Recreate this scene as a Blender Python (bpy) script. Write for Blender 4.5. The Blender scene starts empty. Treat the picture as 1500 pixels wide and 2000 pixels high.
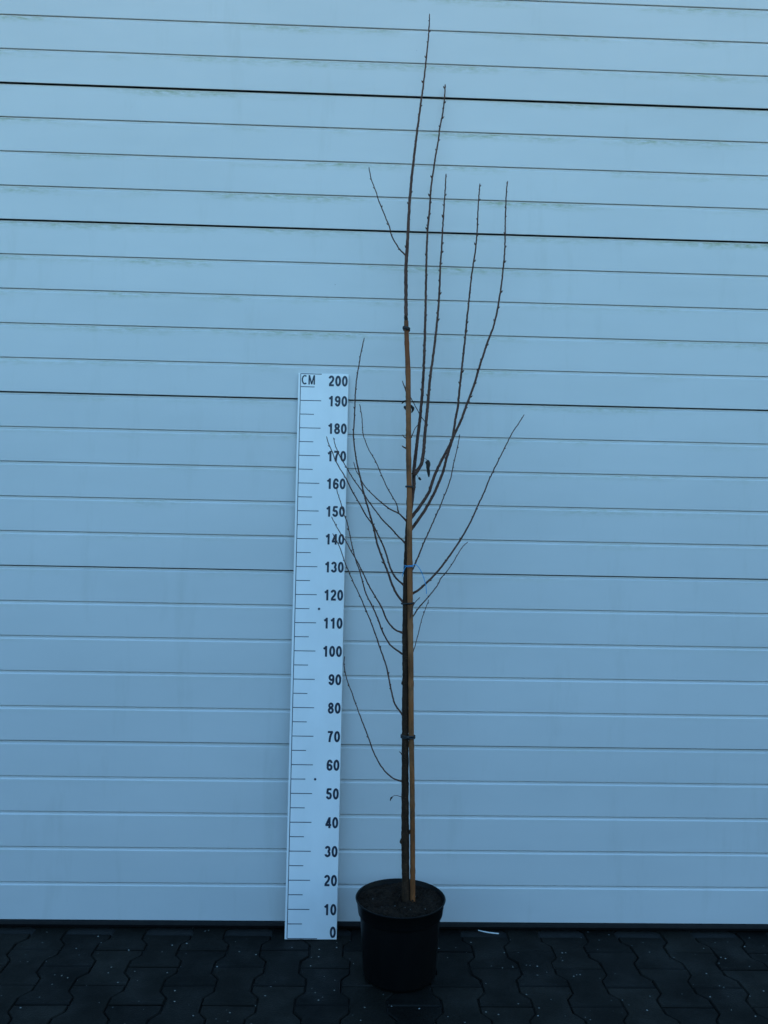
import bpy, bmesh, math, random
from mathutils import Vector, Matrix
random.seed(7)
sc = bpy.context.scene
COL = sc.collection

# ------------------------------------------------------------------ camera
F_PX, CAM_D, CAM_H = 1639.0, 3.0523, 1.4440          # focal length in px of a 2000 px high frame
C_R = Vector((0.99935531, -0.02971256, 0.02015272))
C_U = Vector((-0.02073526, -0.01942998, 0.99959618))
C_F = Vector((0.029309, 0.99936962, 0.02003355))
C_O = Vector((0.0, -CAM_D, CAM_H))
cd = bpy.data.cameras.new('camera'); cam = bpy.data.objects.new('camera', cd); COL.objects.link(cam)
cd.sensor_fit = 'VERTICAL'; cd.sensor_height = 36.0; cd.lens = 36.0 * F_PX / 2000.0
cd.clip_start = 0.05; cd.clip_end = 3000
m = Matrix.Identity(4)
for i in range(3):
    m[i][0] = C_R[i]; m[i][1] = C_U[i]; m[i][2] = -C_F[i]; m[i][3] = C_O[i]
cam.matrix_world = m
sc.camera = cam

# ------------------------------------------------------------------ dusk sky: the sun is low behind the building
SUN_EL, SUN_ROT = 15.0, 10.0
w = bpy.data.worlds.new('World'); sc.world = w; w.use_nodes = True
nt = w.node_tree; nt.nodes.clear()
sky = nt.nodes.new('ShaderNodeTexSky'); sky.sky_type = 'NISHITA'; sky.sun_disc = False
sky.sun_elevation = math.radians(SUN_EL); sky.sun_rotation = math.radians(SUN_ROT)
sky.air_density = 1.8; sky.dust_density = 0.4; sky.ozone_density = 6.4
bg = nt.nodes.new('ShaderNodeBackground'); bg.inputs['Strength'].default_value = 0.15
out = nt.nodes.new('ShaderNodeOutputWorld')
nt.links.new(sky.outputs[0], bg.inputs[0]); nt.links.new(bg.outputs[0], out.inputs[0])
ld = bpy.data.lights.new('sun', 'SUN'); ld.energy = 2.0; ld.angle = math.radians(0.5); ld.color = (1.0, 0.86, 0.7)
sun = bpy.data.objects.new('sun', ld); COL.objects.link(sun)
e, a = math.radians(SUN_EL), math.radians(SUN_ROT)
sdir = Vector((math.sin(a) * math.cos(e), math.cos(a) * math.cos(e), math.sin(e)))   # towards the sun
sun.rotation_euler = sdir.to_track_quat('Z', 'Y').to_euler()
sun.location = sdir * 60
vs = sc.view_settings
vs.view_transform = 'Standard'; vs.look = 'None'; vs.gamma = 1.0; vs.use_curve_mapping = False
vs.exposure = 2.0

# ------------------------------------------------------------------ helpers
def ray(px, py):
    return C_F + C_R * ((px - 750.0) / F_PX) - C_U * ((py - 1000.0) / F_PX)
def at(px, py, Y):
    d = ray(px, py); t = (Y - C_O.y) / d.y
    return C_O + d * t
def px_size(Y):                                     # metres per photo pixel at depth Y
    return (Y + CAM_D) / F_PX
def tag(o, label=None, cat=None, group=None, kind=None):
    if label: o['label'] = label
    if cat: o['category'] = cat
    if group: o['group'] = group
    if kind: o['kind'] = kind
    return o
def link(o, parent=None):
    COL.objects.link(o)
    if parent is not None: o.parent = parent
    return o
def empty(name, loc):
    o = bpy.data.objects.new(name, None); COL.objects.link(o); o.location = loc
    o.empty_display_size = 0.1
    return o
def mesh_obj(name, verts, faces, mat, parent=None, smooth=False, origin=(0, 0, 0)):
    """verts in world space; the object keeps world placement under its parent"""
    O = Vector(origin)
    me = bpy.data.meshes.new(name)
    me.from_pydata([tuple(Vector(v) - O) for v in verts], [], faces)
    me.materials.append(mat)
    if smooth: me.polygons.foreach_set('use_smooth', [True] * len(me.polygons))
    me.update()
    o = bpy.data.objects.new(name, me); COL.objects.link(o)
    if parent is not None:
        o.parent = parent; p = Vector((0, 0, 0)); q = parent
        while q is not None: p += q.location; q = q.parent
        o.location = O - p
    else:
        o.location = O
    return o
def box(v, f, x0, x1, y0, y1, z0, z1):
    n = len(v)
    v += [(x0,y0,z0),(x1,y0,z0),(x1,y1,z0),(x0,y1,z0),(x0,y0,z1),(x1,y0,z1),(x1,y1,z1),(x0,y1,z1)]
    f += [(n,n+3,n+2,n+1),(n+4,n+5,n+6,n+7),(n,n+1,n+5,n+4),(n+1,n+2,n+6,n+5),(n+2,n+3,n+7,n+6),(n+3,n,n+4,n+7)]
def extrude_x(prof, x0, x1):
    """prof: (y,z) counter-clockwise seen from -x; closed prism along x"""
    n = len(prof)
    v = [(x0, y, z) for y, z in prof] + [(x1, y, z) for y, z in prof]
    f = [(i, (i + 1) % n, n + (i + 1) % n, n + i) for i in range(n)]
    f += [tuple(reversed(range(n))), tuple(range(n, 2 * n))]
    return v, f
def fix_normals(o):
    bm = bmesh.new(); bm.from_mesh(o.data); bmesh.ops.recalc_face_normals(bm, faces=bm.faces); bm.to_mesh(o.data); bm.free()
def catmull(pts, step):
    """resample a list of (Vector, radius) through a Catmull-Rom spline"""
    P = [Vector(p) for p, r in pts]; Rr = [r for p, r in pts]
    outp = []
    for i in range(len(P) - 1):
        p0 = P[i - 1] if i else P[0] * 2 - P[1]
        p1, p2 = P[i], P[i + 1]
        p3 = P[i + 2] if i + 2 < len(P) else P[-1] * 2 - P[-2]
        n = max(1, int((p2 - p1).length / step))
        for k in range(n):
            t = k / n; t2, t3 = t * t, t ** 3
            q = 0.5 * ((2 * p1) + (p2 - p0) * t + (2 * p0 - 5 * p1 + 4 * p2 - p3) * t2 + (3 * p1 - p0 - 3 * p2 + p3) * t3)
            outp.append((q, Rr[i] * (1 - t) + Rr[i + 1] * t))
    outp.append((P[-1], Rr[-1]))
    return outp
def tube(v, f, path, sides=8, closed=False, wob=0.0):
    n0 = len(v); n = len(path)
    ref = Vector((0.13, 1, 0.07)).normalized()
    for i, (p, r) in enumerate(path):
        if closed: d = path[(i + 1) % n][0] - path[i - 1][0]
        else: d = path[min(i + 1, n - 1)][0] - path[max(i - 1, 0)][0]
        d.normalize()
        a = d.cross(ref)
        if a.length < 1e-4: a = d.cross(Vector((1, 0, 0)))
        a.normalize(); b = d.cross(a)
        for k in range(sides):
            th = 2 * math.pi * k / sides
            rr = r * (1 + random.uniform(-wob, wob))
            v.append(tuple(p + (a * math.cos(th) + b * math.sin(th)) * rr))
    for i in range(n if closed else n - 1):
        j = (i + 1) % n
        for k in range(sides):
            l = (k + 1) % sides
            f.append((n0 + i * sides + k, n0 + j * sides + k, n0 + j * sides + l, n0 + i * sides + l))
    if not closed:
        f.append(tuple(n0 + k for k in range(sides)))
        f.append(tuple(n0 + (n - 1) * sides + k for k in reversed(range(sides))))
def spindle(v, f, p, d, ln, r, sides=6):
    """a bud: pointed body from p along d"""
    prof = [(0.0, 0.55), (0.25, 1.0), (0.55, 0.85), (0.85, 0.35), (1.0, 0.06)]
    tube(v, f, [(p + d * (ln * t), r * s) for t, s in prof], sides)

# ------------------------------------------------------------------ materials
def new_mat(name):
    mt = bpy.data.materials.new(name); mt.use_nodes = True
    n = mt.node_tree; b = n.nodes['Principled BSDF']
    return mt, n, b
def N(n, t, **kw):
    x = n.nodes.new(t)
    for k, val in kw.items():
        if k.startswith('i_'):
            key = k[2:]; x.inputs[int(key) if key.isdigit() else key.replace('_', ' ')].default_value = val
        else: setattr(x, k, val)
    return x
def math_node(n, op, a, b=None, c=None, clamp=False):
    x = n.nodes.new('ShaderNodeMath'); x.operation = op; x.use_clamp = clamp
    for i, q in enumerate((a, b, c)):
        if q is None: continue
        if isinstance(q, (int, float)): x.inputs[i].default_value = q
        else: n.links.new(q, x.inputs[i])
    return x.outputs[0]
def ramp(n, fac, stops):
    r = n.nodes.new('ShaderNodeValToRGB'); cr = r.color_ramp
    while len(cr.elements) > 1: cr.elements.remove(cr.elements[-1])
    cr.elements[0].position = stops[0][0]; cr.elements[0].color = (*stops[0][1], 1)
    for p, c in stops[1:]:
        el = cr.elements.new(p); el.color = (*c, 1)
    n.links.new(fac, r.inputs[0]); return r.outputs[0]
def mixc(n, fac, a, b, mode='MIX'):
    x = n.nodes.new('ShaderNodeMix'); x.data_type = 'RGBA'; x.blend_type = mode
    for i, q in ((0, fac), (6, a), (7, b)):
        if isinstance(q, (int, float)): x.inputs[i].default_value = q
        elif isinstance(q, tuple): x.inputs[i].default_value = (*q, 1)
        else: n.links.new(q, x.inputs[i])
    return x.outputs[2]
def noise(n, vec, scale, detail=3, rough=0.5):
    x = n.nodes.new('ShaderNodeTexNoise'); x.inputs['Scale'].default_value = scale
    x.inputs['Detail'].default_value = detail; x.inputs['Roughness'].default_value = rough
    n.links.new(vec, x.inputs['Vector']); return x.outputs['Fac']
def bump(n, b, h, strength, dist):
    x = n.nodes.new('ShaderNodeBump'); x.inputs['Strength'].default_value = strength; x.inputs['Distance'].default_value = dist
    n.links.new(h, x.inputs['Height']); n.links.new(x.outputs[0], b.inputs['Normal'])
def scaled(n, vec, s):
    x = n.nodes.new('ShaderNodeVectorMath'); x.operation = 'MULTIPLY'; x.inputs[1].default_value = s
    n.links.new(vec, x.inputs[0]); return x.outputs[0]

def door_material():
    mt, n, b = new_mat('white_door_paint')
    pos = N(n, 'ShaderNodeNewGeometry').outputs['Position']
    tc = N(n, 'ShaderNodeTexCoord').outputs['Object']
    sx = N(n, 'ShaderNodeSeparateXYZ'); n.links.new(tc, sx.inputs[0])
    sp = N(n, 'ShaderNodeSeparateXYZ'); n.links.new(pos, sp.inputs[0])
    base = ramp(n, noise(n, scaled(n, pos, (0.9, 1, 2.2)), 1.4, 3, 0.6), [(0.3, (0.60, 0.605, 0.60)), (0.7, (0.655, 0.655, 0.65))])
    # green-grey algae film lying in and just below the grooves, in patches, more of it high up
    near = math_node(n, 'SMOOTH_MIN', 1.0, math_node(n, 'MULTIPLY', math_node(n, 'SUBTRACT', sx.outputs['Z'], 0.088), 33.0), 0.1)
    near = math_node(n, 'MULTIPLY', math_node(n, 'MAXIMUM', near, 0.0), math_node(n, 'LESS_THAN', sx.outputs['Z'], 0.1195))
    patch = N(n, 'ShaderNodeMapRange', i_1=0.46, i_2=0.66); n.links.new(noise(n, scaled(n, pos, (1.0, 1, 5.0)), 1.7, 4, 0.65), patch.inputs[0])
    streak = N(n, 'ShaderNodeMapRange', i_1=0.35, i_2=0.7); n.links.new(noise(n, scaled(n, pos, (9.0, 1, 30.0)), 3.0, 2, 0.7), streak.inputs[0])
    hi = N(n, 'ShaderNodeMapRange', i_1=1.0, i_2=2.6, i_3=0.12, i_4=1.0); n.links.new(sp.outputs['Z'], hi.inputs[0])
    f = math_node(n, 'MULTIPLY', math_node(n, 'MULTIPLY', near, patch.outputs[0]), math_node(n, 'MULTIPLY', streak.outputs[0], hi.outputs[0]))
    f = math_node(n, 'MULTIPLY', f, 1.5, clamp=True)
    col = mixc(n, f, base, (0.33, 0.36, 0.20))
    # a thin dirt line that stays on the ledge under every groove
    led = math_node(n, 'COMPARE', sx.outputs['Z'], 0.1165, 0.0016)
    dl = N(n, 'ShaderNodeMapRange', i_1=0.42, i_2=0.65); n.links.new(noise(n, scaled(n, pos, (2.0, 1, 8.0)), 2.0, 4, 0.6), dl.inputs[0])
    col = mixc(n, math_node(n, 'MULTIPLY', math_node(n, 'MULTIPLY', led, dl.outputs[0]), math_node(n, 'MULTIPLY', hi.outputs[0], 0.5)), col, (0.3, 0.31, 0.25))
    # faint rain-washed smears running down the sheet
    sm = N(n, 'ShaderNodeMapRange', i_1=0.56, i_2=0.78); n.links.new(noise(n, scaled(n, pos, (5.5, 1, 0.9)), 1.6, 4, 0.7), sm.inputs[0])
    col = mixc(n, math_node(n, 'MULTIPLY', sm.outputs[0], 0.22), col, (0.40, 0.41, 0.36))
    # sparse specks of splashed dirt
    sv = N(n, 'ShaderNodeTexVoronoi', feature='F1'); sv.inputs['Scale'].default_value = 5.0; n.links.new(pos, sv.inputs['Vector'])
    spk = math_node(n, 'LESS_THAN', sv.outputs['Distance'], 0.010)
    col = mixc(n, math_node(n, 'MULTIPLY', spk, 0.5), col, (0.15, 0.14, 0.12))
    n.links.new(col, b.inputs['Base Color'])
    b.inputs['Roughness'].default_value = 0.42
    h = math_node(n, 'ADD', math_node(n, 'MULTIPLY', noise(n, scaled(n, pos, (1, 1, 1.6)), 420, 1), 0.22), math_node(n, 'MULTIPLY', noise(n, scaled(n, pos, (0.6, 1, 1)), 5, 2), 0.9))
    bump(n, b, h, 0.5, 0.0024)
    return mt
def simple(name, c1, c2, scale=8, rough=0.6, bump_s=0.2, bump_d=0.002, stretch=(1, 1, 1), spec=0.5, bscale=None):
    mt, n, b = new_mat(name)
    pos = N(n, 'ShaderNodeNewGeometry').outputs['Position']
    nz = noise(n, scaled(n, pos, stretch), scale, 5, 0.6)
    n.links.new(ramp(n, nz, [(0.3, c1), (0.7, c2)]), b.inputs['Base Color'])
    b.inputs['Roughness'].default_value = rough; b.inputs['Specular IOR Level'].default_value = spec
    bump(n, b, noise(n, scaled(n, pos, stretch), bscale or scale * 4, 4, 0.6), bump_s, bump_d)
    return mt
def paver_material(name, per_object=True):
    mt, n, b = new_mat(name)
    pos = N(n, 'ShaderNodeNewGeometry').outputs['Position']
    big = noise(n, pos, 3.0, 5, 0.6)
    fine = noise(n, pos, 160, 3, 0.7)
    base = ramp(n, big, [(0.3, (0.0045, 0.0046, 0.0042)), (0.7, (0.011, 0.0105, 0.009))])
    rnd = N(n, 'ShaderNodeObjectInfo').outputs['Random']
    tone = ramp(n, rnd, [(0.0, (0.60, 0.62, 0.64)), (1.0, (1.40, 1.34, 1.25))])
    col = mixc(n, 1.0, base, tone, 'MULTIPLY')
    col = mixc(n, 0.55, col, ramp(n, fine, [(0.25, (0.35, 0.35, 0.35)), (0.75, (1.7, 1.7, 1.65))]), 'MULTIPLY')
    v = N(n, 'ShaderNodeTexVoronoi', feature='F1'); v.inputs['Scale'].default_value = 85; n.links.new(pos, v.inputs['Vector'])
    sep = N(n, 'ShaderNodeSeparateColor'); n.links.new(v.outputs['Color'], sep.inputs[0])
    grain = math_node(n, 'MULTIPLY', math_node(n, 'LESS_THAN', v.outputs['Distance'], 0.22), math_node(n, 'GREATER_THAN', sep.outputs[0], 0.955))
    col = mixc(n, grain, col, mixc(n, sep.outputs[1], (0.06, 0.065, 0.06), (0.36, 0.36, 0.34)))
    n.links.new(col, b.inputs['Base Color'])
    rr = N(n, 'ShaderNodeMapRange', i_1=0.35, i_2=0.65, i_3=0.42, i_4=0.75); n.links.new(noise(n, pos, 7, 4), rr.inputs[0])
    n.links.new(rr.outputs[0], b.inputs['Roughness']); b.inputs['Specular IOR Level'].default_value = 0.10
    bump(n, b, fine, 0.6, 0.002)
    return mt

M_DOOR = door_material()
M_EDGE = simple('section_edge_grey', (0.10, 0.10, 0.11), (0.15, 0.15, 0.16), 20, 0.6, spec=0.2)
M_SEAL = simple('black_rubber', (0.005, 0.005, 0.006), (0.010, 0.010, 0.010), 30, 0.55, spec=0.25)
M_WALL = simple('grey_render_wall', (0.30, 0.30, 0.29), (0.38, 0.38, 0.36), 3, 0.85, 0.4, 0.003, bscale=90)
M_SHADE_WALL = simple('added_dark_timber', (0.035, 0.030, 0.026), (0.065, 0.056, 0.046), 4, 0.8, 0.4, 0.004, stretch=(6, 6, .3))  # for the added wall that keeps low sky light off the door
M_FRAME = simple('anthracite_frame', (0.035, 0.037, 0.04), (0.05, 0.052, 0.055), 12, 0.45)
M_PAVE = paver_material('dark_concrete_paver')
M_SAND = simple('joint_sand', (0.004, 0.004, 0.0035), (0.009, 0.0085, 0.007), 60, 0.95, 0.5, 0.003)
M_GROUND = simple('yard_asphalt', (0.035, 0.035, 0.036), (0.055, 0.055, 0.055), 5, 0.8, 0.5, 0.004, bscale=120)
M_BOARD = simple('white_board_plastic', (0.82, 0.82, 0.815), (0.91, 0.91, 0.91), 7, 0.4, 0.12, 0.0015, stretch=(1, 1, .5))
M_INK = simple('dark_printed_ink', (0.016, 0.022, 0.040), (0.026, 0.034, 0.058), 60, 0.5, 0.0, 0.001)
M_POT = simple('black_plastic_pot', (0.0025, 0.0025, 0.003), (0.005, 0.005, 0.005), 14, 0.45, 0.15, 0.001, stretch=(1, 1, .3), spec=0.15)
M_SOIL = simple('potting_soil', (0.006, 0.004, 0.003), (0.026, 0.015, 0.009), 90, 0.95, 0.8, 0.004, spec=0.15)
M_PERL = simple('perlite_grain', (0.10, 0.10, 0.095), (0.2, 0.2, 0.19), 200, 0.9)
M_TIE = simple('black_tie_rubber', (0.008, 0.008, 0.008), (0.014, 0.014, 0.014), 40, 0.5)
M_LEAF = simple('dry_dark_leaf', (0.014, 0.010, 0.008), (0.035, 0.022, 0.014), 120, 0.8, 0.6, 0.002)
M_STRING = simple('blue_twine', (0.02, 0.26, 0.55), (0.04, 0.36, 0.68), 300, 0.6)
M_STRIP = simple('white_strip_plastic', (0.62, 0.62, 0.60), (0.75, 0.75, 0.72), 60, 0.5)
def bark(name, c1, c2, c3):
    mt, n, b = new_mat(name)
    pos = N(n, 'ShaderNodeNewGeometry').outputs['Position']
    nz = noise(n, scaled(n, pos, (1, 1, 0.35)), 70, 5, 0.65)
    col = ramp(n, nz, [(0.28, c1), (0.5, c2), (0.75, c3)])
    lent = noise(n, scaled(n, pos, (1, 1, 3.0)), 130, 2, 0.5)
    col = mixc(n, math_node(n, 'MULTIPLY', math_node(n, 'GREATER_THAN', lent, 0.64), 0.6), col, tuple(min(1, 1.7 * x) for x in c3))
    n.links.new(col, b.inputs['Base Color']); b.inputs['Roughness'].default_value = 0.7; b.inputs['Specular IOR Level'].default_value = 0.15
    bump(n, b, nz, 0.5, 0.0015)
    return mt
M_TRUNK = bark('trunk_bark', (0.013, 0.0065, 0.0035), (0.030, 0.0150, 0.0078), (0.058, 0.031, 0.016))
M_TWIG = bark('twig_bark', (0.050, 0.025, 0.019), (0.090, 0.046, 0.034), (0.135, 0.072, 0.054))
def cane_material():
    mt, n, b = new_mat('bamboo_cane')
    pos = N(n, 'ShaderNodeNewGeometry').outputs['Position']
    big = noise(n, scaled(n, pos, (0.4, 0.4, 1)), 3.2, 4, 0.6)
    col = ramp(n, big, [(0.32, (0.20, 0.054, 0.014)), (0.5, (0.27, 0.096, 0.032)), (0.68, (0.31, 0.150, 0.072))])
    fib = noise(n, scaled(n, pos, (1, 1, 0.06)), 420, 3, 0.6)
    col = mixc(n, 0.5, col, ramp(n, fib, [(0.3, (0.6, 0.56, 0.5)), (0.7, (1.15, 1.15, 1.15))]), 'MULTIPLY')
    grime = N(n, 'ShaderNodeMapRange', i_1=0.46, i_2=0.66); n.links.new(noise(n, scaled(n, pos, (1, 1, 0.5)), 20, 5, 0.7), grime.inputs[0])
    col = mixc(n, math_node(n, 'MULTIPLY', grime.outputs[0], 0.8), col, (0.06, 0.028, 0.012))
    n.links.new(col, b.inputs['Base Color']); b.inputs['Roughness'].default_value = 0.55; b.inputs['Specular IOR Level'].default_value = 0.2
    bump(n, b, fib, 0.3, 0.0008)
    return mt
M_CANE = cane_material()

# ------------------------------------------------------------------ ground and paving
v, f = [], []
S = 900.0
v += [(-S, -S, -0.062), (S, -S, -0.062), (S, S, -0.062), (-S, S, -0.062)]; f.append((0, 1, 2, 3))
g = mesh_obj('ground', v, f, M_GROUND); tag(g, kind='structure')
PX, PY = 0.14, 0.22
PAVE_X0, PAVE_X1, PAVE_Y0 = -4.2, 4.2, -5.0
v, f = [], []
box(v, f, PAVE_X0 - .05, PAVE_X1 + .05, PAVE_Y0 - .05, 0.25, -0.06, -0.009)
pavement = mesh_obj('pavement', v, f, M_SAND); tag(pavement, kind='structure')
HW, HN, A_, B_ = 0.0812, 0.0558, 0.072, 0.038
JY = 0.0038
half = [(HW, -PY / 2 + JY), (HW, -A_), (HN, -B_), (HN, B_), (HW, A_), (HW, PY / 2 - JY)]
outline = half + [(-x, y) for x, y in reversed(half)]
def inset(poly, d):
    n = len(poly); res = []
    for i in range(n):
        p0, p1, p2 = Vector(poly[i - 1]), Vector(poly[i]), Vector(poly[(i + 1) % n])
        e1 = (p1 - p0).normalized(); e2 = (p2 - p1).normalized()
        n1 = Vector((-e1.y, e1.x)); n2 = Vector((-e2.y, e2.x))
        k = (n1 + n2) / (1 + n1.dot(n2))
        res.append(p1 + k * d)
    return res
def paver_geo():
    o1 = [Vector(p) for p in outline]; o2 = inset(outline, 0.003); n = len(o1)
    vv = [(p.x, p.y, -0.045) for p in o1] + [(p.x, p.y, -0.004) for p in o1] + [(p.x, p.y, 0.0) for p in o2]
    ff = []
    for r in range(2):
        for i in range(n):
            j = (i + 1) % n
            ff.append((r * n + i, r * n + j, (r + 1) * n + j, (r + 1) * n + i))
    ff.append(tuple(2 * n + i for i in range(n)))
    return vv, ff
pv, pf = paver_geo()
pmesh = bpy.data.meshes.new('paver'); pmesh.from_pydata(pv, [], pf); pmesh.materials.append(M_PAVE); pmesh.update()
spots = []
k0 = int((PAVE_X0 + 0.922) / PX) ; k1 = int((PAVE_X1 + 0.922) / PX)
for k in range(k0, k1 + 1):
    cx = -0.922 + PX * k
    off = -0.26 if k % 2 == 0 else -0.37
    for j in range(-40, 4):
        cy = off + PY * (j + 0.5)
        if cy + PY / 2 > 0.16 or cy - PY / 2 < PAVE_Y0: continue
        spots.append((cx, cy))
# pavers that lie wholly or partly under the door threshold stay in place; nearest to the picture first
spots.sort(key=lambda s: abs(s[0] - 0.12) / 1.6 + abs(s[1] + 0.3) / 1.35)
for cx, cy in spots[:300]:
    o = bpy.data.objects.new('paver', pmesh); COL.objects.link(o); o.parent = pavement
    o.location = (cx + random.uniform(-.001, .001), cy + random.uniform(-.001, .001), random.uniform(-.0025, .0))
    o.rotation_euler = (random.gauss(0, .006), random.gauss(0, .006), random.gauss(0, .006))
v, f = [], []
for cx, cy in spots[300:]:
    n = len(v); dz = random.uniform(-.0025, 0); tx, ty = random.gauss(0, .006), random.gauss(0, .006)
    v += [(cx + x, cy + y, z + dz + x * tx + y * ty) for x, y, z in pv]; f += [tuple(n + i for i in q) for q in pf]
o = mesh_obj('paver_field', v, f, M_PAVE, pavement); tag(o, kind='stuff')

# ------------------------------------------------------------------ building and sectional door
DX0, DX1 = -2.45, 2.85
Z0, RIB = 0.0364, 0.125
ribs = [5, 5, 5, 5, 4, 4, 4]
ZTOP = Z0 + RIB * sum(ribs)
bld = empty('building', (0, 0.3, 0))
tag(bld, 'grey rendered workshop building around the big white sectional door', 'building')
WX0, WX1, WH = -9.0, 11.0, 7.0
v, f = [], []
box(v, f, WX0, DX0 - .09, 0.10, 0.40, -0.05, WH); box(v, f, DX1 + .09, WX1, 0.10, 0.40, -0.05, WH)
box(v, f, DX0 - .09, DX1 + .09, 0.10, 0.40, ZTOP + .09, WH)
box(v, f, WX0, WX0 + .3, 0.40, 14.0, -0.05, WH); box(v, f, WX1 - .3, WX1, 0.40, 14.0, -0.05, WH); box(v, f, WX0 + .3, WX1 - .3, 13.7, 14.0, -0.05, WH)
mesh_obj('wall', v, f, M_WALL, bld)
v, f = [], []                                             # unseen wall added behind the camera to dim the lower door
box(v, f, -16.0, 18.0, -12.9, -12.5, -0.05, 3.4); box(v, f, -16.0, -15.6, -12.5, 0.4, -0.05, 3.4); box(v, f, -15.6, WX0, 0.12, 0.38, -0.05, 3.4)
mesh_obj('added_shade_wall', v, f, M_SHADE_WALL, bld)
v, f = [], []
box(v, f, WX0 - .1, WX1 + .1, 0.02, 14.1, WH, WH + .22); mesh_obj('roof', v, f, M_FRAME, bld)
v, f = [], []
box(v, f, DX0 - .09, DX0 - .004, 0.03, 0.13, 0.0, ZTOP + .09); box(v, f, DX1 + .004, DX1 + .09, 0.03, 0.13, 0.0, ZTOP + .09)
box(v, f, DX0 - .004, DX1 + .004, 0.03, 0.13, ZTOP + .006, ZTOP + .09)
mesh_obj('door_frame', v, f, M_FRAME, bld)

door = empty('garage_door', (0.2, 0.02, 0))
tag(door, 'large white sectional garage door with horizontal ribs behind the potted tree', 'door')
CX = (DX0 + DX1) / 2; HWD = (DX1 - DX0) / 2
rp = [(0.0105, 0.0001), (0.0010, 0.0001), (0.0, 0.0012), (0.0, 0.1120), (0.0005, 0.1128), (0.0030, 0.1165), (0.0030, 0.1219), (0.0064, 0.1221), (0.0064, 0.1248), (0.0105, 0.1248)]
def rib_mesh(name, prof):
    vv, ff = extrude_x(prof, -HWD, HWD)
    me = bpy.data.meshes.new(name); me.from_pydata(vv, [], ff); me.materials.append(M_DOOR)
    bm = bmesh.new(); bm.from_mesh(me); bmesh.ops.recalc_face_normals(bm, faces=bm.faces); bm.to_mesh(me); bm.free()
    return me
rib_std = rib_mesh('rib', rp)
rib_low = rib_mesh('rib', [(0.0105, 0.0075), (0.0010, 0.0012), (0.0, 0.0022)] + rp[3:])                           # its lip hangs over a section joint
rib_top = rib_mesh('rib', rp[:4] + [(0.0006, 0.1128), (0.0090, 0.1185), (0.0090, 0.1226), (0.0105, 0.1226)])       # its ledge lies under that lip
rib_end = rib_mesh('rib', [(y, z - (0.0085 if z < .01 else 0.0)) for y, z in rp])                         # the lowest one
z = Z0
for si, nr in enumerate(ribs):
    zt = z + nr * RIB
    lo = z + 0.0075 if si else z - 0.0085
    dz = 0.018 * math.tan(math.radians(15))
    prof = [(0.0095, lo + .0005), (0.0095, zt - .0035), (0.030, zt - .0035 + dz), (0.044, zt - .0035 + dz), (0.044, lo + .0005 + (dz if si else 0)), (0.030, lo + .0005 + (dz if si else 0))]
    vv, ff = extrude_x(prof, CX - HWD + .002, CX + HWD - .002)
    sec = mesh_obj('door_section', vv, ff, M_EDGE, door, origin=(CX, 0.02, z)); fix_normals(sec)
    for r in range(nr):
        me = rib_std
        if r == 0: me = rib_low if si else rib_end
        elif r == nr - 1: me = rib_top
        o = bpy.data.objects.new('rib', me); COL.objects.link(o); o.parent = sec
        o.location = (0, -0.02 + random.uniform(-.0002, .0002), r * RIB)
    z = zt
# rubber seal along the foot of the door
prof = [(0.002, Z0 - .0095), (-0.004, Z0 - .013), (-0.006, 0.014), (0.0, 0.003), (0.03, 0.001), (0.04, 0.004), (0.04, Z0 - .0095)]
vv, ff = extrude_x(prof, DX0, DX1)
o = mesh_obj('bottom_seal', vv, ff, M_SEAL, door, origin=(CX, .02, .0)); fix_normals(o)

# ------------------------------------------------------------------ measuring board
BASE = Vector((-0.2223, -0.0782, 0.004)); BD = Vector((-0.0002, 0.0331, 0)); BD.z = math.sqrt(1 - BD.x ** 2 - BD.y ** 2)
BX = Vector((1, 0, 0)); BNn = BX.cross(BD)            # towards the camera is -y
if BNn.y > 0: BNn = -BNn
board = empty('measuring_board', BASE)
tag(board, 'tall white measuring board marked in centimetres leaning against the door', 'measuring board')
def bp(x, l, d=0.0): return BASE + BX * x + BD * l + BNn * d
def board_quad(name, x0, x1, l0, l1, d0, d1, mat, bev=0.0):
    vv = []; ff = []
    box(vv, ff, x0, x1, l0, l1, d0, d1)
    o = mesh_obj(name, [bp(x, y, zz) for x, y, zz in vv], ff, mat, board, origin=bp(x0, l0, d0)); fix_normals(o)
    return o
BW = 0.1735
bo = board_quad('board', -0.0085, BW, -0.003, 2.0000, -0.006, 0.0, M_BOARD)
mod = bo.modifiers.new('bevel', 'BEVEL'); mod.width = 0.0012; mod.segments = 2
board_quad('scale_line', -0.0012, 0.0012, 0.0, 1.9985, 0.0, 0.0004, M_INK)
for i in range(0, 41):
    L = i * 0.05
    ln = 0.076 if i % 2 == 0 else 0.051
    if i == 0: ln = 0.105
    th = 0.0013
    if i == 40: L = 1.9975
    board_quad('tick_mark', 0.0014, ln, L - th, L + th, 0.0, 0.0004, M_INK)
def arc(cx, cy, rx, ry, a0, a1, n=16):
    return [(cx + rx * math.cos(math.radians(a0 + (a1 - a0) * i / n)), cy + ry * math.sin(math.radians(a0 + (a1 - a0) * i / n))) for i in range(n + 1)]
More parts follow.
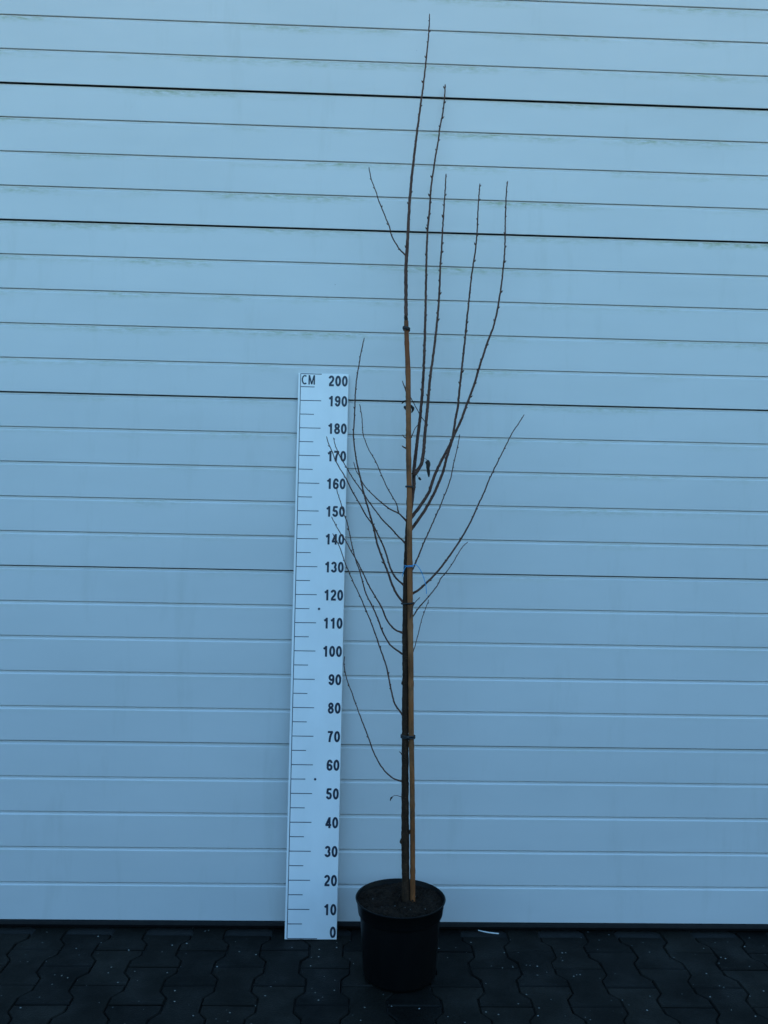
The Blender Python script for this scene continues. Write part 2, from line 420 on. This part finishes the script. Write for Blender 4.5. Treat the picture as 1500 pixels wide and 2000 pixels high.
GL = {   # condensed bold figures as strokes: (points, closed)
 '0': [(arc(.27, .5, .178, .412, 0, 360, 30)[:-1], True)],
 '1': [([(.335, 0), (.335, .995)], False), ([(.36, .93), (.27, .82), (.10, .715)], False)],
 '2': [(arc(.268, .70, .172, .212, 172, -25, 16) + [(.36, .47), (.20, .28), (.12, .14)], False), ([(.045, .0875), (.50, .0875)], False)],
 '3': [(arc(.255, .712, .165, .200, 168, -80, 14), False), (arc(.255, .298, .185, .212, 85, -170, 16), False)],
 '4': [([(.375, 0), (.375, .99)], False), ([(.36, .93), (.09, .30)], False), ([(.01, .285), (.535, .285)], False)],
 '5': [([(.13, .9125), (.49, .9125)], False), ([(.165, .96), (.115, .50)], False), (arc(.262, .325, .178, .238, 140, -168, 18), False)],
 '6': [(arc(.27, .305, .175, .218, 0, 360, 24)[:-1], True), (arc(.285, .5, .192, .412, 200, 28, 18), False)],
 '7': [([(.045, .9125), (.50, .9125)], False), ([(.455, .92), (.335, .70), (.25, .42), (.205, 0)], False)],
 '8': [(arc(.27, .735, .150, .180, 0, 360, 22)[:-1], True), (arc(.27, .287, .180, .202, 0, 360, 24)[:-1], True)],
 'C': [(arc(.33, .5, .25, .435, 52, 308, 22), False)],
 'M': [([(.065, 0), (.065, 1)], False), ([(.60, 0), (.60, 1)], False), ([(.085, .97), (.3325, .03)], False), ([(.58, .97), (.3325, .03)], False)],
}
GL['9'] = [([(.54 - x, 1 - y) for x, y in p], c) for p, c in GL['6']]
def ribbon(vv, ff, pts, closed, t, h, x, l, d):
    n = len(pts); P = [Vector(p) for p in pts]; base = len(vv)
    for i in range(n):
        a = P[i - 1] if (i or closed) else P[i]; b = P[(i + 1) % n] if (i < n - 1 or closed) else P[i]
        e1 = (P[i] - a); e2 = (b - P[i])
        e1 = e1.normalized() if e1.length > 1e-6 else e2.normalized(); e2 = e2.normalized() if e2.length > 1e-6 else e1
        n1 = Vector((-e1.y, e1.x)); n2 = Vector((-e2.y, e2.x)); k = (n1 + n2) / max(.4, 1 + n1.dot(n2))
        for s in (1, -1):
            q = P[i] + k * (s * t / 2); vv.append(bp(x + q.x * h, l + q.y * h, d))
    for i in range(n if closed else n - 1):
        j = (i + 1) % n
        ff.append((base + 2 * i, base + 2 * i + 1, base + 2 * j + 1, base + 2 * j))
def text_part(name, st, x, l, h, adv, t):
    vv, ff = [], []; k = 0
    for ci, ch in enumerate(st):
        for pts, closed in GL[ch]:
            ribbon(vv, ff, pts, closed, t, h, x + ci * adv * h, l, 0.0005 + .00006 * (k % 5)); k += 1
    return mesh_obj(name, vv, ff, M_INK, board, False, bp(x, l, 0.0005))
NH = 0.0385
for n_ in range(0, 201, 10):
    l = n_ / 100 - 0.0195
    if n_ == 200: l = 2.0 - 0.0455
    if n_ == 0: l = 0.003
    st = str(n_)
    text_part('numeral', st, BW - 0.0035 - NH * (.54 + .625 * (len(st) - 1)), l, NH, .63, .192)
text_part('lettering', 'CM', 0.0035, 2.0 - 0.0415, 0.0345, .73, .14)
for L in (1.15, 0.55):
    vv, ff = [], []
    c = bp(0.0855, L, 0)
    tube(vv, ff, [(c, .0042), (c + BNn * .0012, .0042), (c + BNn * .0020, .0026)], 14)
    o = mesh_obj('screw', vv, ff, M_INK, board, origin=c)

# ------------------------------------------------------------------ pot
PC = Vector((0.1598, -0.3015, 0)); PR, PH = 0.1465, 0.248
pot = empty('plant_pot', PC)
tag(pot, 'round black plastic nursery pot filled with dark soil, standing on the paving', 'plant pot')
def lathe(prof, seg=72):
    vv, ff = [], []
    for r, zz in prof:
        for k in range(seg):
            th = 2 * math.pi * k / seg
            vv.append((PC.x + r * math.cos(th), PC.y + r * math.sin(th), zz))
    for i in range(len(prof) - 1):
        for k in range(seg):
            l = (k + 1) % seg
            ff.append((i * seg + k, i * seg + l, (i + 1) * seg + l, (i + 1) * seg + k))
    return vv, ff
prof = [(0.0, .004), (.108, .004), (.112, .002), (.1155, .005), (.118, .012), (.1305, PH - .052), (.1312, PH - .048), (.1312, PH - .03), (.127, PH - .03), (.1265, PH - .05), (.112, .01), (0, .01)]
vv, ff = lathe(prof); mesh_obj('pot_body', vv, ff, M_POT, pot, True, PC)
prof = [(.1316, PH - .050), (.1362, PH - .049), (.1372, PH - .046), (.1425, PH - .009), (.1455, PH - .006), (.1466, PH - .002), (.1455, PH), (.1425, PH - .001), (.1412, PH - .004), (.1355, PH - .045), (.1316, PH - .046), (.1316, PH - .050)]
vv, ff = lathe(prof); o = mesh_obj('rim', vv, ff, M_POT, pot, True, PC); fix_normals(o)
SZ = PH - 0.014
vv, ff = [], []
RN, SN = 26, 90
vv.append((PC.x, PC.y, SZ + .006))
for i in range(1, RN + 1):
    r = 0.1405 * i / RN
    for k in range(SN):
        th = 2 * math.pi * (k + .5 * (i % 2)) / SN
        hz = SZ + 0.006 * (1 - (r / .14) ** 2) + random.uniform(-.0022, .0022) + .003 * math.sin(r * 60 + 3 * math.cos(th * 3))
        vv.append((PC.x + r * math.cos(th), PC.y + r * math.sin(th), min(hz, PH - .004)))
for k in range(SN): ff.append((0, 1 + k, 1 + (k + 1) % SN))
for i in range(RN - 1):
    for k in range(SN):
        l = (k + 1) % SN; a0 = 1 + i * SN; b0 = a0 + SN
        ff.append((a0 + k, b0 + k, b0 + l, a0 + l))
for c in range(520):                                         # crumbs of peat and bark
    r = .134 * math.sqrt(random.random()); th = random.random() * 6.283; s = random.uniform(.0012, .0042)
    c0 = Vector((PC.x + r * math.cos(th), PC.y + r * math.sin(th), SZ + .006 * (1 - (r / .14) ** 2) + .001))
    n = len(vv)
    for d in ((1, 0, 0), (-1, 0, 0), (0, 1, 0), (0, -1, 0), (0, 0, 1), (0, 0, -1)):
        vv.append(tuple(c0 + Vector(d) * s * random.uniform(.6, 1.5)))
    for q in ((0, 2, 4), (2, 1, 4), (1, 3, 4), (3, 0, 4), (2, 0, 5), (1, 2, 5), (3, 1, 5), (0, 3, 5)): ff.append(tuple(n + i for i in q))
soil = mesh_obj('soil', vv, ff, M_SOIL, pot, False, PC + Vector((0, 0, SZ)))

vv, ff = [], []
for dx, dy in ((-.062, -.058), (.075, -.07), (.012, -.06), (-.02, -.05), (.05, .02), (.028, -.075), (-.09, .0)):      # grains of perlite
    c0 = PC + Vector((dx, dy, SZ + .007)); n = len(vv); q0 = random.uniform(.0014, .0024)
    for d in ((1, 0, 0), (-1, 0, 0), (0, 1, 0), (0, -1, 0), (0, 0, 1), (0, 0, -1)): vv.append(tuple(c0 + Vector(d) * q0 * random.uniform(.7, 1.3)))
    for q in ((0, 2, 4), (2, 1, 4), (1, 3, 4), (3, 0, 4), (2, 0, 5), (1, 2, 5), (3, 1, 5), (0, 3, 5)): ff.append(tuple(n + i for i in q))
o = mesh_obj('perlite', vv, ff, M_PERL, pot, False, PC + Vector((0, 0, SZ))); tag(o, kind='stuff')

# ------------------------------------------------------------------ young tree
def trunk_y(zz): return -0.302 + 0.0800 * (zz - 0.24)
def on_trunk(px, py, dy=0.0):
    Y = -0.2
    for _ in range(6):
        p = at(px, py, Y); Y = trunk_y(p.z) + dy
    return at(px, py, Y)
tree = empty('young_tree', on_trunk(791, 1768))
tag(tree, 'tall leafless young tree with upswept branches tied to a cane in the black pot', 'tree')

def add_buds(vv, ff, path, spacing, size, start=0.03):
    acc = 0.0; side = 1; nxt = start + random.uniform(0, spacing)
    for i in range(1, len(path) - 1):
        d = path[i + 1][0] - path[i - 1][0]; acc += (path[i][0] - path[i - 1][0]).length
        if acc >= nxt:
            d.normalize(); lat = d.cross(Vector((0, 1, 0)))
            if lat.length < .1: lat = Vector((1, 0, 0))
            lat.normalize(); nrm = d.cross(lat)
            an = random.uniform(-.7, .7); sd = (lat * math.cos(an) + nrm * math.sin(an)) * side
            p, r = path[i]
            s = size * random.choice((.7, 1.0, 1.15, 1.4)) * random.uniform(.8, 1.2)
            spindle(vv, ff, p + sd * (r * .55), (d * .88 + sd * .55).normalized(), s * 2.7, s * .66)
            if random.random() < .8: side = -side
            nxt = acc + spacing * random.uniform(.35, 1.75)
    p, r = path[-1]; d = (p - path[-3][0]).normalized()
    spindle(vv, ff, p - d * .002, d, size * 2.8, max(size * .55, r))
def branch(name, pts, w0, w1, y1, parent, spacing=.035, bud=.0024, y0=None, mat=None, sides=8, wpow=0.8):
    """pts: the branch traced in the photo; y0/y1: its depth at the base and the tip"""
    Yb = y0 if y0 is not None else on_trunk(*pts[0]).y
    L = [0.0]
    for i in range(1, len(pts)): L.append(L[-1] + math.hypot(pts[i][0] - pts[i - 1][0], pts[i][1] - pts[i - 1][1]))
    ctl = []
    for (px, py), l in zip(pts, L):
        t = l / L[-1]; Y = Yb + (y1 - Yb) * (t ** .85)
        r = (w0 + (w1 - w0) * t ** wpow) * .5 * px_size(Y)
        ctl.append((at(px, py, Y), r))
    path = catmull(ctl, .006)
    path = [(p + Vector((random.gauss(0, .00035), random.gauss(0, .0004), 0)), r * (1 + random.uniform(-.05, .05))) for p, r in path]
    # collar where it leaves the wood it grows from
    for i in range(min(4, len(path))): path[i] = (path[i][0], path[i][1] * (1.45 - .12 * i))
    vv, ff = [], []
    tube(vv, ff, path, sides)
    if spacing: add_buds(vv, ff, path, spacing, bud)
    return mesh_obj(name, vv, ff, mat or M_TWIG, parent, True, path[0][0])

TR = [(794,1772,17),(792.5,1745,15.5),(792,1700,15),(791.5,1645,16),(791.3,1600,14.5),(791.3,1520,14),(791.3,1433,13.2),(792,1318,12.5),(791.6,1235,12.2),(793,1140,11.5),
      (795.5,1060,10.5),(798.5,1000,10),(799,950,9.5),(797.5,900,9),(797,840,8.6),(796.6,780,8.2),(795.5,720,7.8),(794,660,7.5),(793.2,627,7.3),(793,604,7.1),(792.7,553,6.9),(793,520,6.8),(794.5,497,6.7),
      (797,451,6.0),(800,395,5.6),(805,339,5.2),(810.5,291,4.7),(814,261,4.4),(818.8,225,4.0),(823.6,190,3.7),(828,157,3.4),(833,109,3.0),(837.6,63,2.6),(839,29,2.0)]
ctl = []
for px, py, wd in TR:
    p = on_trunk(px, py); ctl.append((p, wd * .5 * px_size(p.y)))
path = catmull(ctl, .008)
tp = []
for i, (p, r) in enumerate(path):
    k = 1 + .035 * math.sin(i * .55) * random.random() + random.uniform(-.03, .03)
    tp.append((p + Vector((random.gauss(0, .0004), random.gauss(0, .0004), 0)), r * k))
vv, ff = [], []
split = min(range(len(tp)), key=lambda i: abs(tp[i][0].z - on_trunk(793, 620).z))
tube(vv, ff, tp[:split + 1], 14, wob=.03)
for px, py, sd, s in [(783.8,1643,-1,.0078),(799.5,1625,1,.0066),(786.2,1334,-1,.0070),(784.6,1676,-1,.003),(798.5,1543,1,.003),(789,1195,-1,.003),(787.5,1120,-1,.003)]:   # knots and pruning scars
    p = on_trunk(px, py)
    spindle(vv, ff, p - Vector((sd * .003, 0, s)), Vector((sd * .25, -.15, 1)).normalized(), s * 2.4, s * .9, 9)
trunk = mesh_obj('trunk', vv, ff, M_TRUNK, tree, True, tp[0][0])
vv, ff = [], []
tube(vv, ff, tp[split:], 10); add_buds(vv, ff, tp[split:], .034, .0030)
mesh_obj('leader', vv, ff, M_TWIG, tree, True, tp[split][0])

R1 = [(799,1015),(802.5,992),(806,965),(808.5,945),(808,925),(810,905),(811.6,890),(815,860),(820,820),(823,790),(826,750),(828,710),(829.6,660),(831,610),(832,553),(833,503),(835,452),(839,410),(842,365),(846.7,332),(850,309),(855,281),(859.4,248),(864.4,223),(867.5,198),(869.5,167)]
r1 = branch('branch', R1, 8.5, 2.6, -0.022, tree, .034, .0030, sides=10, wpow=.6)
R2 = [(807,928),(816,918),(823,906),(827,884),(829,860),(832,826),(835,796),(838,760),(841,730),(845,704),(849,670),(853,636),(856,603),(858.6,561),(860,520),(862.4,487),(864.4,449),(867,409),(869.5,373),(871,342)]
r2y = -0.19
r2 = branch('branch', R2, 7.2, 2.4, -0.13, tree, .034, .0029, y0=r2y)
R3 = [(800,1012),(806,1007),(818,992),(829.4,975),(839,958.6),(847,933),(859,906),(870,885),(881,864),(889,845),(901,820),(909,797),(924.5,756),(936,718),(951,672),(964,637),(972.6,599),(979,558),(983,523),(986,487),(986.6,457),(987.3,414),(989,376),(991,356)]
branch('branch', R3, 6.6, 2.3, -0.10, tree, .034, .0029)
R4 = [(800,1036),(806,1030),(820,1011),(832.5,992),(845,969),(855.6,946),(866,918.6),(872.4,893.4),(880,870),(885,849),(890,815.7),(894,796.6),(898,756),(903,710),(908,665),(912,624),(915.6,591),(920,548),(924.5,515),(929.5,482),(932,447),(934,401),(936,376),(937,361)]
branch('branch', R4, 6.2, 2.3, -0.24, tree, .034, .0029)
R5 = [(800,1126),(807,1110),(818,1084.6),(826,1063.6),(835.7,1042.6),(847,1017),(860,988),(869,965),(874.5,952),(881,931),(885,910),(891,885),(895,866),(898,850)]
branch('branch', R5, 3.3, 1.7, -0.09, tree, .03, .0020)
R6 = [(799,1163),(806,1159),(818,1152),(830,1141),(847,1124.5),(864,1104.6),(878.7,1084.6),(897.6,1057),(910,1036),(923,1011),(933,988),(946,960.7),(954,939.7),(965,916.5),(973,900),(985,876.6),(999.5,847),(1011,830),(1023,811)]
branch('branch', R6, 4.6, 1.8, -0.14, tree, .036, .0022)
R7 = [(799,1214),(807,1203.5),(819,1185.7),(834,1168.7),(853.5,1144.5),(862,1128.7),(874.5,1114),(887,1095),(902,1070),(913,1059)]
branch('branch', R7, 2.8, 1.5, -0.10, tree, .032, .0018)
R8 = [(803,1282),(809,1267),(815.5,1243.5),(823,1213),(831,1189),(837.6,1172)]
branch('branch', R8, 1.9, 1.3, -0.13, tree, .035, .0017)
branch('twig', [(800,1212),(804,1192),(809,1179),(819.7,1167)], 2.0, 1.3, -0.27, tree, .04, .0015, y0=-0.245)
L0 = [(794,503),(791.5,498),(781,487.5),(771,472),(763.6,457),(760,442),(749.7,416.5),(739.5,391),(733,371),(725.6,350.7),(720.5,328)]
branch('branch', L0, 2.8, 1.8, -0.18, tree, .04, .0022)
L1 = [(791,1180),(787.4,1176),(778,1165),(771,1153),(763.6,1136),(757.7,1117.7),(747.5,1092),(737,1063),(730.5,1034),(721.5,1001),(712.4,970),(704,934),(697.7,907),(692.5,875),(690.4,848),(692.2,818.6),(693.5,783),(696,745),(700,720),(704,694.6),(708,675.7),(710.8,661.6)]
branch('branch', L1, 4.6, 2.0, -0.17, tree, .036, .0024)
L2 = [(793,1148),(789,1143),(774,1129.6),(764.5,1114),(759,1099),(751,1072),(739,1046),(729,1026),(718.6,1012),(710,998.7),(704,986.6),(689,961.4),(676.7,936),(665,917),(655.7,900.5),(649.4,883.7),(641,864.8),(638,854)]
branch('branch', L2, 3.9, 1.7, -0.33, tree, .034, .0021)
L3 = [(796,1066),(792.5,1061.6),(778,1048),(764.5,1032.7),(749,1017.4),(737,1002),(725.4,986.8),(712.4,967.7),(704,955),(689,934),(676.7,913),(668,898.4),(660,883.7),(654.7,869),(651.5,856)]
branch('branch', L3, 3.4, 1.6, -0.12, tree, .033, .0020)
L4 = [(797,1021),(793.4,1017.4),(785,1008.5),(778.6,1002.4),(763,995),(746,982.4),(733.4,971),(718.7,957),(708,942.5),(701,928),(695.6,919.4),(691,903.7)]
l4 = branch('branch', L4, 3.4, 1.5, -0.27, tree, .03, .0019)
L5 = [(778.6,1003),(774.4,984.5),(765,967.7),(754.5,949),(746,930),(733.4,900.5),(721,879.5),(712.4,858.5),(708.7,846),(707,818.6),(705,801.8),(703,791)]
branch('twig', L5, 2.2, 1.6, -0.20, l4, .03, .0020, y0=-0.205)
L6 = [(791,1281),(787.4,1278.3),(776.4,1270.7),(764.5,1262),(754,1247),(745.8,1230),(737,1206),(725.4,1180.6),(715,1160),(706.7,1131),(701.6,1112.6),(696.5,1099),(689.7,1075),(683,1043),(677.8,1019),(672.7,1007),(665,980),(659,961.4),(657.4,953)]
branch('branch', L6, 3.6, 1.6, -0.16, tree, .033, .0020)
L7 = [(791,1238),(786.6,1236),(773,1230.7),(762.8,1221),(754,1207.8),(745.8,1187),(732,1163.6),(719.4,1141.5),(708.4,1117.7),(698,1097),(688,1080),(676,1058),(666,1043),(654.8,1024),(648,1010.6)]
branch('branch', L7, 3.8, 1.6, -0.31, tree, .033, .0020)
L8 = [(790,1402),(785,1394),(777,1384),(769.8,1371.6),(764.4,1350),(760,1328.4),(755.4,1305),(748,1281.6),(742,1265.5),(737,1250),(728.8,1226.5),(715,1192.5),(705,1168.7),(693,1143),(683,1121),(672.7,1095.6),(666.7,1077),(660.8,1063),(655,1053),(650.6,1043)]
branch('branch', L8, 3.7, 1.6, -0.22, tree, .034, .0020)
L9 = [(788,1527),(783.8,1525.5),(771.6,1522),(760.8,1514.7),(746.4,1499.4),(735.6,1481.4),(727.5,1463.4),(719.4,1440),(710.4,1416.6),(698.7,1386),(687,1352),(679.8,1334),(674.4,1314),(671.7,1296),(673,1283.4)]
branch('branch', L9, 3.2, 1.7, -0.26, tree, .036, .0020)
# short stubs, thin spurs and leaf stalks
branch('spur', [(794,765),(792,760),(788.5,752),(785.6,744)], 2.6, 1.5, -0.16, tree, 0)
branch('spur', [(796,877),(792,875),(788,873),(785,870.5)], 2.9, 1.9, -0.185, tree, 0)
branch('spur', [(796,857),(791.5,855),(788.5,853),(786.5,849)], 2.2, 1.6, -0.18, tree, 0)
branch('spur', [(788,1482),(785,1475),(783,1470.5),(780,1468)], 3.0, 1.4, -0.24, tree, 0)
branch('twig', [(798,770),(803,778),(810,791),(818,806),(829,823)], 1.7, 1.6, r2y + .006, tree, 0)
branch('twig', [(803,855),(806,848),(810,838),(817,829),(821,824)], 1.5, 1.4, -0.15, tree, 0)
branch('leaf_stalk', [(788,1557),(783,1556),(776,1554),(769,1554.3),(765,1557.5),(762.5,1564)], 1.1, 1.0, -0.25, tree, 0)

def curled_leaf(outline, Y, stalk, curl):
    """a dried, rolled leaf: rows of (px, py, half width px) swept into an open roll with thickness"""
    vv, ff = [], []; n = 9
    for k, (px, py, hw) in enumerate(outline):
        c = at(px, py, Y); r = hw * px_size(Y)
        for layer in (1.0, 0.86):
            for i in range(n):
                th = -2.3 + 4.6 * i / (n - 1) + .25 * math.sin(k * 1.7)
                rr = r * layer * (1 + .22 * math.sin(i * 2.1 + k * 1.3))
                vv.append((c.x + rr * math.sin(th), c.y - rr * curl * math.cos(th), c.z + random.uniform(-.0008, .0008)))
    W = 2 * n
    for k in range(len(outline) - 1):
        for l in (0, n):
            for i in range(n - 1):
                a0 = k * W + l + i; b0 = a0 + W
                ff.append((a0, b0, b0 + 1, a0 + 1) if l == 0 else (a0, a0 + 1, b0 + 1, b0))
        for i in (0, n - 1):
            a0 = k * W + i; ff.append((a0, a0 + n, a0 + n + W, a0 + W))
    for k in (0, len(outline) - 1):
        for i in range(n - 1): ff.append((k * W + i, k * W + i + 1, k * W + n + i + 1, k * W + n + i))
    tube(vv, ff, catmull([(at(px, py, Y + dy), .0008) for px, py, dy in stalk], .003), 6)
    o = mesh_obj('dry_leaf', vv, ff, M_LEAF, tree, True, at(outline[0][0], outline[0][1], Y)); fix_normals(o); return o
curled_leaf([(836,899,2.2),(835,903,4.5),(836.5,908,4.2),(836,914,3.2),(837,921,2.8),(837.5,927,2.2),(837.5,931.5,1.2)], -0.20, [(827,893,.012),(830,896,.005),(833,897,0),(836,901,0)], .9)
curled_leaf([(819.5,932,1.0),(819,934.5,2.4),(820.5,936.5,2.6),(821,938,1.0)], -0.19, [(812,922,.0),(815,929,0),(819,934,0)], 1.0)
curled_leaf([(792,782,1.4),(789.5,783.5,2.4),(787,786,1.9),(785,788.5,.8)], -0.155, [(796,778,-.01),(794,780,0),(791,783,0)], .9)
curled_leaf([(790.5,793,1.6),(791,796.5,2.4),(793,800,2.0),(798,802,1.6)], -0.15, [(797,786,-.01),(794,790,0),(791,795,0)], .9)
curled_leaf([(803,791,1.2),(806,796,3.0),(806.5,801,2.4),(804,806,.8)], -0.15, [(799,786,-.01),(801,788,0),(805,794,0)], .9)
curled_leaf([(766,1556,1.0),(764.5,1558,1.9),(763,1561,1.2),(762.3,1564,.6)], -0.25, [(766,1556,0),(764,1558,0)], .9)

# ------------------------------------------------------------------ bamboo cane
CN = [(806,1768,10.0,-.004),(806,1700,10.0,-.004),(805.6,1600,9.8,-.004),(804.8,1520,9.8,-.006),(803.3,1433,10.4,-.008),(802.6,1318,10.6,-.010),(801.6,1235,10.8,-.011),(800.8,1140,11.0,-.013),(800,1060,10.6,-.016),(799.9,1000,10.4,-.0175),
      (799.6,960,10.4,-.018),(798.2,900,10.2,-.018),(798,840,10.0,-.0175),(797.6,780,9.8,-.017),(797,720,9.4,-.0165),(795,680,9.2,-.016),(793.8,642,9.0,-.0155),(793.4,627,8.8,-.015)]
ctl = []
for px, py, wd, dy in CN:
    p = on_trunk(px, py, dy); ctl.append((p, wd * .5 * px_size(p.y)))
cp = catmull(ctl, .006)
zs = [.33, .54, .73, .93, 1.12, 1.33, 1.52, 1.68, 1.85, 1.99, 2.085]
cpath = []
for p, r in cp:
    k = 1.0
    for q in zs:
        d = abs(p.z - q)
        if d < .012: k += .13 * (1 - d / .012)
        elif 0 < p.z - q < .02: k -= .03
    cpath.append((p, r * k))
vv, ff = [], []
tube(vv, ff, cpath, 16)
cane = mesh_obj('bamboo_cane', vv, ff, M_CANE, None, True, cpath[0][0])
tag(cane, 'orange-brown bamboo cane standing in the pot beside the trunk', 'plant stake')

# ------------------------------------------------------------------ ties round trunk and cane
def near_at(pth, zz): return min(pth, key=lambda q: abs(q[0].z - zz))
def tie(zpx, label, thick=.0030, turns=1, tilt=.0, knot=True, tail=None):
    zz = on_trunk(797, zpx).z
    a, ra = near_at(tp, zz); b, rb = near_at(cpath, zz)
    ra += thick * .8; rb += thick * .8
    pts = []
    for i in range(64):                                   # support points of the hull of both circles
        th = 2 * math.pi * i / 64; d = Vector((math.cos(th), math.sin(th), 0))
        pa, pb = a + d * ra, b + d * rb
        pts.append(pa if pa.dot(d) > pb.dot(d) else pb)
    vv, ff = [], []
    c = (a + b) / 2
    for t in range(turns):
        lp = [(Vector((p.x, p.y, zz + (t - (turns - 1) / 2) * thick * 1.9 + (p.x - c.x) * tilt + random.uniform(-.0004, .0004))), thick) for p in pts]
        tube(vv, ff, lp, 8, closed=True)
    if knot:
        k = Vector((c.x - .001, min(a.y - ra, b.y - rb) + .001, zz))
        spindle(vv, ff, k + Vector((-.002, 0, .006)), Vector((.2, -.1, -1)).normalized(), .016, .0058, 10)
    if tail:
        k = pts[20]; k = Vector((k.x, k.y, zz))
        tube(vv, ff, catmull([(k + Vector(q), thick * .75) for q in tail], .003), 7)
    o = mesh_obj('tree_tie', vv, ff, M_TIE, None, True, (c.x, c.y, zz)); tag(o, label, 'plant tie', 'black ties round the trunk and the cane'); return o
tie(644, 'topmost black tie, at the upper end of the bamboo cane', .0030, 2, -.25, True, [(0, 0, .002), (-.006, -.002, .004), (-.010, -.002, .008)])
tie(951, 'thin black tie round the cane just under the fork of two upright branches', .0029, 1, -.05, False)
tie(1178, 'black tie round trunk and cane beside the 115 to 120 marks of the board', .0030, 1, .1, False, [(0, 0, 0), (.0, -.004, -.002)])
tie(1438, 'lowest black tie, knotted between trunk and cane level with the 70 mark', .0030, 2, .0, True, None)
# blue twine looped round the cane
sy = on_trunk(800, 1106, -.026).y
pts = [(785.5,1126,.012),(788,1117,.004),(791.5,1108,-.002),(796,1105.5,-.004),(801,1105,-.006),(806,1104.5,-.001),(811,1102.5,.004),(817,1107,.004),(824,1119,.004),(829,1133,.004),(832,1146,.006),(833,1160,.01)]
vv, ff = [], []
tube(vv, ff, catmull([(at(x, y, sy + d), .0013) for x, y, d in pts], .003), 7)
tube(vv, ff, catmull([(at(x, y, sy + d), .0010) for x, y, d in [(788,1107,.016),(792,1104.5,.002),(797,1107.5,-.004),(803,1106.5,-.005),(807,1107,.002),(809,1108,.014)]], .003), 7)
tw = mesh_obj('twine', vv, ff, M_STRING, None, True, at(800, 1105, sy)); tag(tw, 'thin blue twine looped round the cane with two loose ends', 'twine')

# ------------------------------------------------------------------ a small white strip by the door
def gpt(px, py, zz):
    d = ray(px, py); t = (zz - C_O.z) / d.z; return C_O + d * t
a0, b0 = gpt(934, 1817, .008), gpt(974, 1823.5, .004)
a0.y = min(a0.y, -.014); ctl = [(a0, .0016), (a0.lerp(b0, .35) + Vector((0, -.004, .000)), .0022), (a0.lerp(b0, .7) + Vector((0, -.003, 0)), .0024), (b0, .0022)]
vv, ff = [], []; tube(vv, ff, catmull(ctl, .005), 6)
o = mesh_obj('white_strip', vv, ff, M_STRIP, None, False, a0); tag(o, 'thin white strip lying on the paving at the foot of the door', 'litter')
